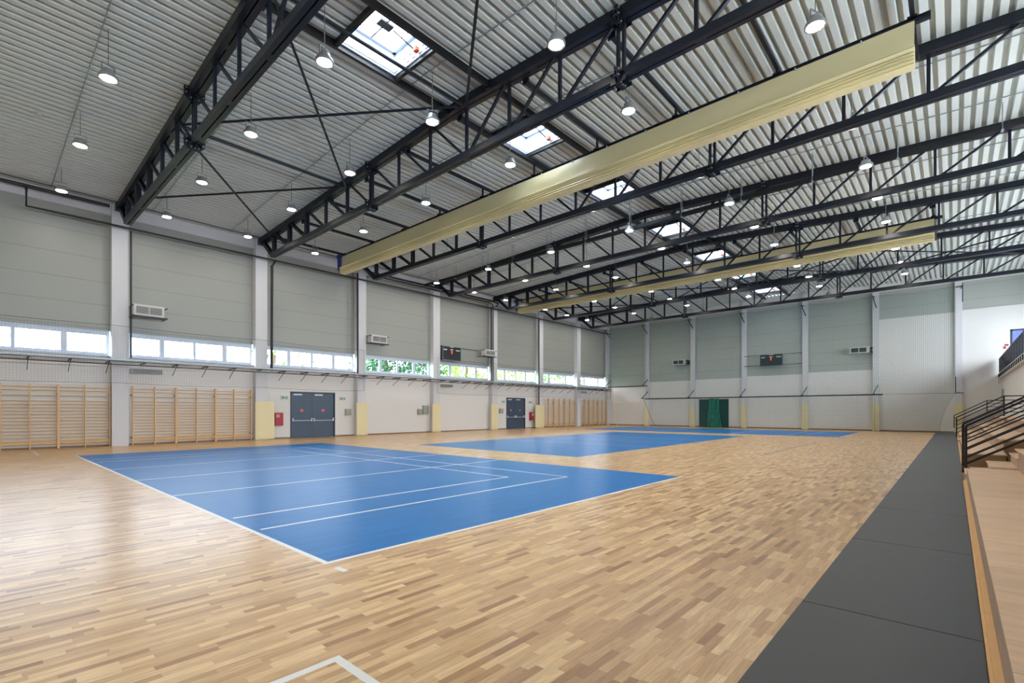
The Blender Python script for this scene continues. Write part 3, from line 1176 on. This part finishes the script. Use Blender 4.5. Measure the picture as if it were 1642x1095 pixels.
h = wallbox('hydrant_cabinet', 11.32, 11.75, .74, 1.46, .16, 'redbox', 'red fire hydrant cabinet beside the pad left of the nearer blue doors', 'cabinet')
MB().box(XW + .16, XW + .165, 11.38, 11.54, 1.2, 1.36).build('white_pictogram', M['signw'], h)
MB().box(XW + .165, XW + .168, 11.40, 11.52, 1.22, 1.34).build('red_pictogram', M['redlight'], h)
h = wallbox('fire_extinguisher_box', 33.28, 33.58, .72, 1.42, .3, 'redbox', 'red fire cabinet right of the farther blue doors', 'cabinet')
MB().box(XW + .3, XW + .305, 33.34, 33.5, 1.1, 1.3).build('white_pictogram', M['signw'], h)
for y0, nm in ((11.68, 'left of the nearer blue doors'), (15.2, 'right of the nearer blue doors'), (29.72, 'left of the farther blue doors'), (33.25, 'right of the farther blue doors')):
    s = wallbox('exit_sign', y0, y0 + .38, 2.2, 2.41, .05, 'signw', 'white and green exit sign high on the wall ' + nm, 'sign')
    c = MB()
    x = XW + .052
    # running figure and arrow
    c.box(x - .002, x + .002, y0 + .06, y0 + .14, 2.27, 2.35).box(x - .002, x + .002, y0 + .09, y0 + .12, 2.24, 2.38)
    c.prism([(y0 + .17, 2.29), (y0 + .17, 2.32), (y0 + .22, 2.32), (y0 + .22, 2.35), (y0 + .26, 2.305), (y0 + .22, 2.26), (y0 + .22, 2.29)], 'x', x - .002, x + .002)
    c.box(x - .002, x + .002, y0 + .28, y0 + .33, 2.24, 2.37)
    c.build('pictogram', M['signg'], s)
for a, b, c0, d, nm, st in ((15.56, 15.95, 1.27, 1.68, 'small grey-green switch cabinet right of the nearer blue doors', 1), (21.07, 21.45, 1.27, 1.68, 'small grey-green switch cabinet left of the larger electric box', 0),
                            (21.53, 22.02, 1.3, 1.93, 'larger pale grey electric box left of the fourth column', 1), (29.4, 29.85, 1.32, 1.73, 'small grey-green switch cabinet left of the farther blue doors', 1)):
    s = wallbox('electric_box', a, b, c0, d, .1, 'greybox', nm, 'electric box')
    MB().box(XW + .1, XW + .103, a + .03, b - .03, c0 + .03, d - .03).build('lid', M['greybox'], s)
    if st:
        MB().box(XW + .103, XW + .106, (a + b) / 2 - .05, (a + b) / 2 + .05, d - .12, d - .06).build('sticker', M['yellow'], s)
for a, nm in ((4.92, 'nearest'), (22.95, 'middle'), (40.92, 'farthest')):
    s = wallbox('air_grille', a, a + 1.2, 3.3, 3.5, .26, 'heater', 'long grey ventilation grille under the cable tray, %s of three' % nm, 'grille', XW + .02)
    c = MB()
    for q in range(9):
        c.box(XW + .28, XW + .285, a + .04, a + 1.16, 3.315 + q * .02, 3.325 + q * .02)
    c.build('slats', M['grille'], s)


def heater(y0, label, left_wall=True):
    t = thing('fan_heater', label, 'heater', (0, 0, 0))
    a, b, z0, z1 = y0 + .1, y0 + 1.25, 5.86, 6.36
    x0, x1 = -27.55, -27.1
    MB().bevelbox(x0, x1, a, b, z0, z1, .015).build('casing', M['heater'], t)
    MB().box(x1, x1 + .004, a + .1, b - .1, z0 + .09, z1 - .09).build('dark_inlet', M['grille'], t)
    c = MB()
    nlv = 9
    for q in range(nlv):
        z = z0 + .1 + q * (z1 - z0 - .2) / (nlv - 1)
        c.box(x1 + .002, x1 + .02, a + .1, b - .1, z - .006, z + .006)
    for q in range(17):
        y = a + .1 + q * (b - a - .2) / 16
        wq = .03 if q == 8 else .006
        c.box(x1 + .002, x1 + .016, y - wq, y + wq, z0 + .09, z1 - .09)
    c.build('louvre_grille', M['grille2'], t)
    c = MB()
    for z in (z0 - .03, z1 - .06):
        c.bar((-28, a - .02, z), (x1 + .05, a - .02, z), .04, .03, up=(0, 0, 1)).bar((-28, b + .1, z), (x1 + .05, b + .1, z), .04, .03, up=(0, 0, 1))
    c.box(x0, x1 + .05, a - .05, b + .12, z0 - .05, z0 - .01)
    c.build('wall_bracket', M['black'], t)
    return t


heater(4.78, 'white louvred fan heater high beside the nearest window wall column')
heater(16.78, 'white louvred fan heater high beside the third window wall column')
heater(26.8, 'white louvred fan heater right of the scoreboard on the window wall')
# far wall heaters (turned)
for x0, nm in ((-20.3, 'left of the second column'), (-6.0, 'right of the scoreboard')):
    t = thing('fan_heater', 'louvred fan heater behind the net on the far wall, %s' % nm, 'heater')
    MB().bevelbox(x0, x0 + 1.25, YF - .75, YF - .32, 5.98, 6.45, .015).build('casing', M['heater'], t)
    MB().box(x0 + .1, x0 + .55, YF - .757, YF - .75, 6.05, 6.38).box(x0 + .62, x0 + 1.07, YF - .757, YF - .75, 6.05, 6.38).build('dark_inlet', M['grille'], t)
    c = MB()
    for q in range(6):
        c.box(x0 + .1, x0 + 1.07, YF - .77, YF - .755, 6.08 + q * .055, 6.09 + q * .055)
    c.build('louvre_grille', M['grille'], t)
    MB().box(x0 + 1.22, x0 + 1.42, YF - .6, YF + .06, 6.0, 6.08).box(x0 + 1.22, x0 + 1.42, YF - .6, YF + .06, 6.3, 6.38).box(x0 + 1.3, x0 + 1.36, YF - .5, YF + .06, 6.0, 6.4).build('wall_bracket', M['black'], t)

# ------------------------------------------------------------------ scoreboards
def seven(c, P_, x, z, s, on='abcdef'):
    segs = dict(a=(0, 1, 1, 1), b=(1, .5, 1, 1), c=(1, 0, 1, .5), d=(0, 0, 1, 0), e=(0, 0, 0, .5), f=(0, .5, 0, 1), g=(0, .5, 1, .5))
    for k in on:
        a0, b0, a1, b1 = segs[k]
        p = P_(x + a0 * s * .55, z + b0 * s)
        q = P_(x + a1 * s * .55, z + b1 * s)
        c.bar(p, q, s * .16, s * .16)


def scoreboard(T, wdt, hgt, label, rails, back):
    """T(u, v, d) -> world point: u across, v up, d out of the wall"""
    t = thing('scoreboard', label, 'scoreboard')

    def bx(c, u0, u1, v0, v1, d0, d1):
        a, b = T(u0, v0, d0), T(u1, v1, d1)
        c.box(a[0], b[0], a[1], b[1], a[2], b[2])
        return c
    bx(MB(), 0, wdt, 0, hgt, -.12, 0).build('casing', M['board'], t)
    c = MB()
    for r in ((0, .03, 0, hgt), (wdt - .03, wdt, 0, hgt), (0, wdt, 0, .03), (0, wdt, hgt - .03, hgt)):
        bx(c, *r, 0, .015)
    c.build('rim', M['galv'], t)
    c = MB()
    for r in ((.1, .42, .70, .78), (.76 * wdt / 1.8, .76 * wdt / 1.8 + .24, .73, .8), (1.3, 1.68, .70, .78), (.72, 1.08, .93, .98)):
        bx(c, r[0], r[1], hgt * r[2], hgt * r[3], 0, .006)
    c.build('white_name_plates', M['signw'], t)
    c = MB()
    P_ = lambda u, v: T(u, v, .012)
    for v in (.48, .6):
        seven(c, P_, .86 * wdt / 1.8, hgt * v, hgt * .1, 'abcdef')
    c.build('red_digits', M['digit'], t)
    c = MB()
    for (u0, v0, u1, v1) in rails:
        c.bar(T(u0, v0, -.1), T(u1, v1, -.1), .04, .04)
    for u in (.3, wdt - .3):
        c.bar(T(u, hgt * .8, -.1), T(u, hgt * .8, -back), .04, .04, up=(0, 0, 1))
    c.build('mounting_rail', M['black'], t)


scoreboard(lambda u, v, d: (-27.62 + d, 23.05 + u, 5.27 + v), 1.8, 1.05, 'black scoreboard with red digits on the window wall above the windows', [(-.5, 1.0, 3.6, 1.0)], .38)
scoreboard(lambda u, v, d: (-12.5 + u, 45.95 - d, 5.38 + v), 1.8, 1.02, 'black scoreboard with red digits behind the net on the far wall', [(-1.3, .97, 0, .97), (1.8, .97, 3.2, .97), (-1.3, .08, 0, .08), (1.8, .08, 3.2, .08)], .62)

# ------------------------------------------------------------------ far ball nets
YN = 45.45
FC = [-27.7] + FX


def top_z(x):
    for a, b in zip(FC[:-1], FC[1:]):
        if a <= x <= b:
            f_ = (x - a) / (b - a)
            return 10.15 - .16 * 4 * f_ * (1 - f_)
    return 10.15


def S_up(u, v):
    x = -27.7 + (0.08 + 27.7) * u
    zb = 4.0 if x < -23.0 else 2.78
    zt_ = top_z(x)
    return (x, YN + .03 * sin(x * 1.1 + v * 2), zb + (zt_ - zb) * v)


def S_left(u, v):
    x = -27.7 + 4.8 * u
    return (x, YN + .02 * sin(x * 2), 4.0 + (top_z(x) - 4.0) * v)


def S_main(u, v):
    x = -22.9 + 22.98 * u
    return (x, YN + .03 * sin(x * 1.1 + v * 2), 2.78 + (top_z(x) - 2.78) * v)


def S_low(u, v):
    x = -22.3 + 17.9 * u
    return (x, YN + .06 * sin(x * 1.9) * (1 - v), .04 + 2.7 * v)


def S_flare(u, v):
    # the free corner is pulled in towards the bottom
    w_ = 1 - v
    xr = .08 - .80 * (1 - (1 - min(1, w_ * 1.05)) ** 1.8)
    x = -4.4 + (xr + 4.4) * u
    z = .03 + 2.74 * v - .12 * sin(pi * v) * (1 - abs(2 * u - 1))
    return (x, YN + .08 * sin(u * 9) * w_, z)


net_surface('ball_net', S_left, 44, 55, .005, M['net_green'], 'green ball net in the far corner bay, left end of the far wall', su=12, sv=2)
net_surface('ball_net', S_main, 205, 66, .005, M['net_green'], 'tall green ball net hung before the far wall above the dark pole', su=70, sv=3)
net_surface('ball_net', S_low, 160, 24, .005, M['net_green'], 'lower green ball net hanging from the dark pole to the floor', su=60, sv=3)
net_surface('ball_net', S_flare, 40, 24, .005, M['net_green'], 'loose right end of the ball net, pulled in above the dark mats', su=20, sv=14)


def S_lc(u, v):
    x = -26.5 + 4.0 * u
    return (x, YN - .02, .03 + 3.95 * v)


t = thing('net_pole', 'long dark pole carrying the ball net across the far wall', 'pole')
MB().tube([(-23.0, YN - .12, 2.72), (-3.9, YN - .12, 2.76)], .05, 10).build('pole', M['steel'], t)
for x in FX[:5]:
    MB().bar((x - .1, YN - .05, 2.74), (x + .14, YF - .22, 3.5), .05, .05).box(x - .12, x + .12, YN - .12, YN + .02, 2.74, 2.82).build('bracket', M['steel'], t)
t = thing('net_pole', 'short dark net pole high in the window corner of the far wall', 'pole')
MB().tube([(-27.85, YN - .12, 4.0), (-22.7, YN - .12, 4.02)], .045, 10).build('pole', M['steel'], t)
for x in (-27.6, FX[0]):
    MB().bar((x - .1, YN - .05, 4.0), (x + .14, YF - .22, 4.72), .05, .05).build('bracket', M['steel'], t)
for k, x in enumerate([-27.6] + FX):
    c = MB()
    if k < 6:
        c.bar((x - .12, YN, 10.17), (x - .05, YF - .2, 10.2), .04, .04, up=(0, 0, 1)).bar((x - .1, YN + .05, 10.15), (x + .05, YF - .22, 9.4), .05, .05, up=(1, 0, 0))
    else:
        c.bar((x - .15, YN, 10.05), (x + .2, YN, 10.1), .06, .06).bar((x + .2, YN, 10.3), (x + .2, YN, 9.0), .05, .05, up=(1, 0, 0)).bar((x + .2, YN, 10.1), (x + .1, YF - .2, 10.1), .05, .05, up=(0, 0, 1))
        c.bar((x - .15, YN, 2.78), (x + .25, YN, 2.78), .05, .05).bar((x - .15, YN, 2.78), (x - .15, YN, 3.9), .04, .04, up=(1, 0, 0)).bar((x, YN, 2.78), (x, YF - .2, 2.9), .04, .04, up=(0, 0, 1))
    o = c.build('net_bracket', M['steel'])
    tag(o, 'dark net bracket on the far wall, %s from the window corner' % ORD[k], 'bracket', 'net brackets on the far wall')
# cream rope frame of the corner net
c = MB().tube([(-26.5, YN - .1, 3.9), (-26.5, YN - .1, 2.3), (-26.48, YN - .1, 1.4), (-26.35, YN - .12, .7), (-26.1, YN - .15, .03)], .03, 6)
c.tube([(-26.5, YN - .1, 2.28), (-24.8, YN - .1, 2.36), (-23.15, YN - .1, 2.44)], .035, 6)
tag(c.build('cream_rope', M['rope']), 'cream rope with a crossbar hanging in the window corner of the far wall', 'rope')
c = MB().tube([(-23.1, YN - .12, 2.7), (-22.6, YN - .14, 1.6), (-22.2, YN - .2, .6), (-21.8, YN - .25, .12), (-21.2, YN - .3, .04)], .02, 6)
tag(c.build('green_rope', M['net_bright']), 'green rope trailing to the floor beside the first far wall pad', 'rope')
# gathered bright net in front of the green door
c = MB()
for i in range(9):
    x0 = -16.6 + .1 * i
    pts = []
    for j in range(9):
        f_ = j / 8
        pts.append((x0 + .05 * sin(6 * f_ + i) + .18 * f_ * (i / 8), YN - .2 + .05 * cos(i * 2 + 4 * f_), 2.66 - 2.63 * f_))
    c.tube(pts, .05, 6)
tag(c.build('gathered_net', M['net_bright']), 'bundle of bright green net gathered in front of the green door', 'net')
c = MB()
for i in range(9):
    c.lathe([(.02, -.03), (.03, 0), (.02, .03)], 8, (-17.7 + .3 * i, YN - .12, 2.63))
tag(c.build('net_rings', M['bolt']), 'row of small white net rings under the dark pole above the green door', 'rings')['kind'] = 'stuff'

# ------------------------------------------------------------------ dark mats along the bleachers
ME = [1.0, 4.56, 7.2, 9.78, 11.73, 14.9, 16.2, 19.0, 21.8, 25.0, 28.3, 32.0, 36.0, 41.0, 46.2]
for k, (a, b) in enumerate(zip(ME[:-1], ME[1:])):
    o = MB().bevelbox(-.92, .15, a + .002, b - .002, 0, .05, .004).build('gym_mat', M['matgrey'])
    vis = k
    lb = 'dark grey gym mat along the bleachers, %s of the row from the camera' % (ORD[vis] if vis < 12 else ('thirteenth' if vis == 12 else 'last'))
    tag(o, lb, 'gym mat', 'mats along the bleachers')

# ------------------------------------------------------------------ bleachers
def tier_block(y0, y1, z1, label, off=0.0, open_near=False):
    t = thing('bleacher_block', label, 'bleacher')
    X1 = .214 + off
    # first deck
    c = MB()
    c.box(X1, 1.1, y0, y1, z1 - .022, z1)
    c.build('deck', M['ply'], t)
    MB().box(X1 + .001, X1 + .02, y0, y1, .0, z1 - .022).build('riser', M['plyside'], t)
    MB().box(X1 + .02, 1.1, y0 + .0, y0 + .02, 0, z1 - .022).box(X1 + .04, 1.1, y1 - .02, y1, 0, z1 - .022).build('end_panel', M['plydark'], t)
    MB().box(.153, X1, y0 + .25, y1 - .12, .0, .052).box(.172, X1, y0 + .25, y1 - .12, .052, .07).build('floor_lipping', M['plyedge'], t)
    z = z1
    for i, (a, b) in enumerate(((1.02, 1.8), (1.8, 2.40))):
        zn = z + .46
        c = MB()
        c.box(a - .06, b, y0, y1 - .0, zn - .03, zn)
        c.build('bench_deck', M['ply'], t)
        MB().box(a, a + .02, y0, y1, z, zn - .03).build('riser', M['plyside'], t)
        MB().box(a + .02, b, y0, y0 + .02, 0, zn - .03).box(a + .02, b, y1 - .02, y1, 0, zn - .03).build('end_panel', M['plydark'], t)
        z = zn
    return t


tier_block(-6.0, 14.86, .33, 'nearest plywood bleacher block beside the camera')
tier_block(19.1, 31.6, .33, 'middle plywood bleacher block between the stair aisles')
tier_block(33.6, 43.4, .33, 'farthest plywood bleacher block towards the far wall')


def aisle(y0, y1, label, small=False):
    t = thing('aisle_stairs', label, 'stairs')
    z = 0
    xs_ = [.22, .62, 1.02, 1.42, 1.8]
    zs = [.18, .36, .58, .8, 1.02]
    for x, zz in zip(xs_, zs):
        MB().box(x - .03, x + .45, y0 + .02, y1 - .02, zz - .03, zz).build('tread', M['ply'], t)
        MB().box(x, x + .02, y0 + .02, y1 - .02, z, zz - .03).build('riser', M['plyside'], t)
        z = zz
    MB().box(.24, 2.38, y0 + .03, y0 + .05, 0, .15).build('side_panel', M['plydark'], t)


aisle(14.88, 16.84, 'plywood stairs of the nearest aisle between two black railings')
# low bench section between the aisle and the middle block
t = thing('bench_platform', 'low plywood bench platform just past the nearest stairs', 'bleacher')
MB().box(.18, .98, 17.05, 19.08, .47, .5).build('deck', M['ply'], t)
MB().box(.22, .96, 17.07, 17.09, 0, .47).build('end_panel', M['plydark'], t)
MB().box(.2, .22, 17.05, 19.08, 0, .47).build('riser', M['plyside'], t)
MB().box(.98, 2.38, 17.05, 19.08, .84, .88).build('bench_deck', M['ply'], t)
MB().box(1.0, 2.38, 17.07, 17.09, 0, .84).build('end_panel', M['plydark'], t)
aisle(31.62, 33.58, 'plywood stairs of the second aisle beyond the middle bleacher block')
aisle(43.42, 46.2, 'plywood stairs of the last aisle against the far wall')

RS = .62   # pitch of the handrails


def railing(y, x0, zb, x1, rails, label, flat=0, zt=1.25, th=.05):
    t = thing('railing', label, 'railing', (0, y, 0))
    MB().bar((x0, 0, zb), (x0, 0, zt + .0), th, th, up=(0, 1, 0)).build('post', M['black'], t)
    zx = zt + RS * (x1 - x0)
    MB().bar((x1, 0, zb + RS * (x1 - x0)), (x1, 0, zx), th, th, up=(0, 1, 0)).build('post', M['black'], t)
    for i, d in enumerate([0] + rails):
        hh = th if i == 0 else th * .62
        c = MB().bar((x0, 0, zt - d), (x1, 0, zx - d), hh, hh if i else th)
        if flat:
            c.bar((x1, 0, zx - d), (x1 + flat, 0, zx - d), hh, hh if i else th)
        c.build('rail', M['black'], t)
    MB().box(x0 - .06, x0 + .06, -.06, .06, zb - .005, zb + .01).build('base_plate', M['black'], t)
    return t


railing(14.78, .2, .33, 1.75, [.2, .36, .52, .70, .82], 'black stair railing closest to the camera', th=.048)
railing(16.9, .175, .03, 1.75, [.2, .42, .64, .86, 1.05], 'black stair railing on the far side of the nearest stairs', flat=.6, th=.048)
railing(31.9, .1, .33, 1.72, [.19, .38, .56, .74], 'black stair railing at the second aisle', flat=.66)
railing(43.5, .02, .45, 1.58, [.2, .4, .6], 'black stair railing nearest to the far wall', flat=.7)

# ------------------------------------------------------------------ gallery railing and wall details
t = thing('gallery_railing', 'dark gallery railing with upright balusters high at the right', 'railing')
MB().tube([(2.27, 22, 5.04), (2.27, 46.3, 5.04)], .03, 8).build('handrail', M['black'], t)
MB().box(2.25, 2.29, 22, 46.3, 4.06, 4.1).build('bottom_rail', M['bolt'], t)
yy = 46.2
q0 = None
while yy > 24:
    if q0 is None:
        q = q0 = MB().box(2.245, 2.295, -.02, .02, 3.8, 5.04).box(2.2, 2.3, -.05, .05, 3.78, 4.02).build('baluster', M['black'], t)
    else:
        q = q0.copy()
        COL.objects.link(q)
        q.parent = t
    q.location.y = yy
    yy -= .92
MB().box(2.262, 2.268, 24, 46.2, 4.12, 4.98).build('glass_infill', M['dimglass'], t)
o = MB().bevelbox(2.12, 2.24, 44.6, 44.9, 3.3, 3.6, .02).bar((2.42, 44.75, 3.5), (2.2, 44.75, 3.5), .04, .04).build('loudspeaker', M['signw'])
tag(o, 'small white loudspeaker on the wall below the gallery railing', 'loudspeaker')
o = MB().bevelbox(2.36, 2.42, 45.0, 46.1, 1.9, 3.0, .01).build('wall_panel', M['greybox'])
tag(o, 'narrow grey panel on the wall below the gallery', 'panel')

# ------------------------------------------------------------------ trees and lawn outside the windows
struct(MB().box(-90, XW - .4, -30, 90, -.3, -.1).build('ground', M['grass']))


def tree(x, y, h, r, m, label, dens=1500, ls=.16, seed=1):
    rnd = random.Random(seed)
    t = thing('garden_tree', label, 'tree', (x, y, 0), 'trees outside the high windows')
    c = MB().tube([(0, 0, -.1), (.1, .1, h * .4), (0, .2, h * .8)], .16, 8)
    brs = []
    for k in range(26):
        a = rnd.uniform(0, 2 * pi)
        z = rnd.uniform(.35, .85) * h
        rr = r * rnd.uniform(.4, 1)
        e = Vector((rr * cos(a), rr * sin(a), z + rnd.uniform(.2, 1.2)))
        brs.append(e)
        c.tube([(0, .1, z - .5), e * .5 + Vector((0, 0, z * .5 - .1)), e], .03, 5)
    c.build('trunk', M['bark'], t)
    c = MB()
    for k in range(dens):
        e = rnd.choice(brs)
        p = e + Vector((rnd.gauss(0, .5), rnd.gauss(0, .5), rnd.gauss(0, .42)))
        n1 = Vector((rnd.gauss(0, 1), rnd.gauss(0, 1), rnd.gauss(0, 1))).normalized()
        n2 = n1.orthogonal().normalized()
        n3 = n1.cross(n2)
        s_ = ls * rnd.uniform(.6, 1.4)
        c.add([p - n2 * s_, p - n3 * s_ * .5, p + n2 * s_, p + n3 * s_ * .5], [(0, 1, 2, 3)])
    c.build('foliage', m, t)


for i, (x, y, h, r, m, lb, de) in enumerate((
        (-33.5, 13.3, 6.6, 1.9, 'leaf', 'sparse tree seen through the windows above the nearer blue doors', 160),
        (-33.0, 21.6, 7.6, 2.3, 'leafd', 'dense green tree outside the windows of the fourth bay', 2600),
        (-34.0, 26.8, 7.2, 1.6, 'leafd', 'dark green tree outside the windows under the scoreboard', 1500),
        (-36.5, 33.4, 7.8, 2.4, 'leafy', 'yellow-green tree outside the windows right of the scoreboard', 2600),
        (-36.0, 40.2, 7.4, 2.2, 'leafy', 'pale green tree outside the windows above the farther blue doors', 1900),
        (-37.5, 48.2, 7.8, 2.4, 'leaf', 'green tree outside the windows past the sixth column', 2200),
        (-38.0, 56.5, 7.6, 2.2, 'leaf', 'sparse green tree outside the windows of the corner bay', 500))):
    tree(x, y, h, r, M[m], lb, de, seed=20 + i)
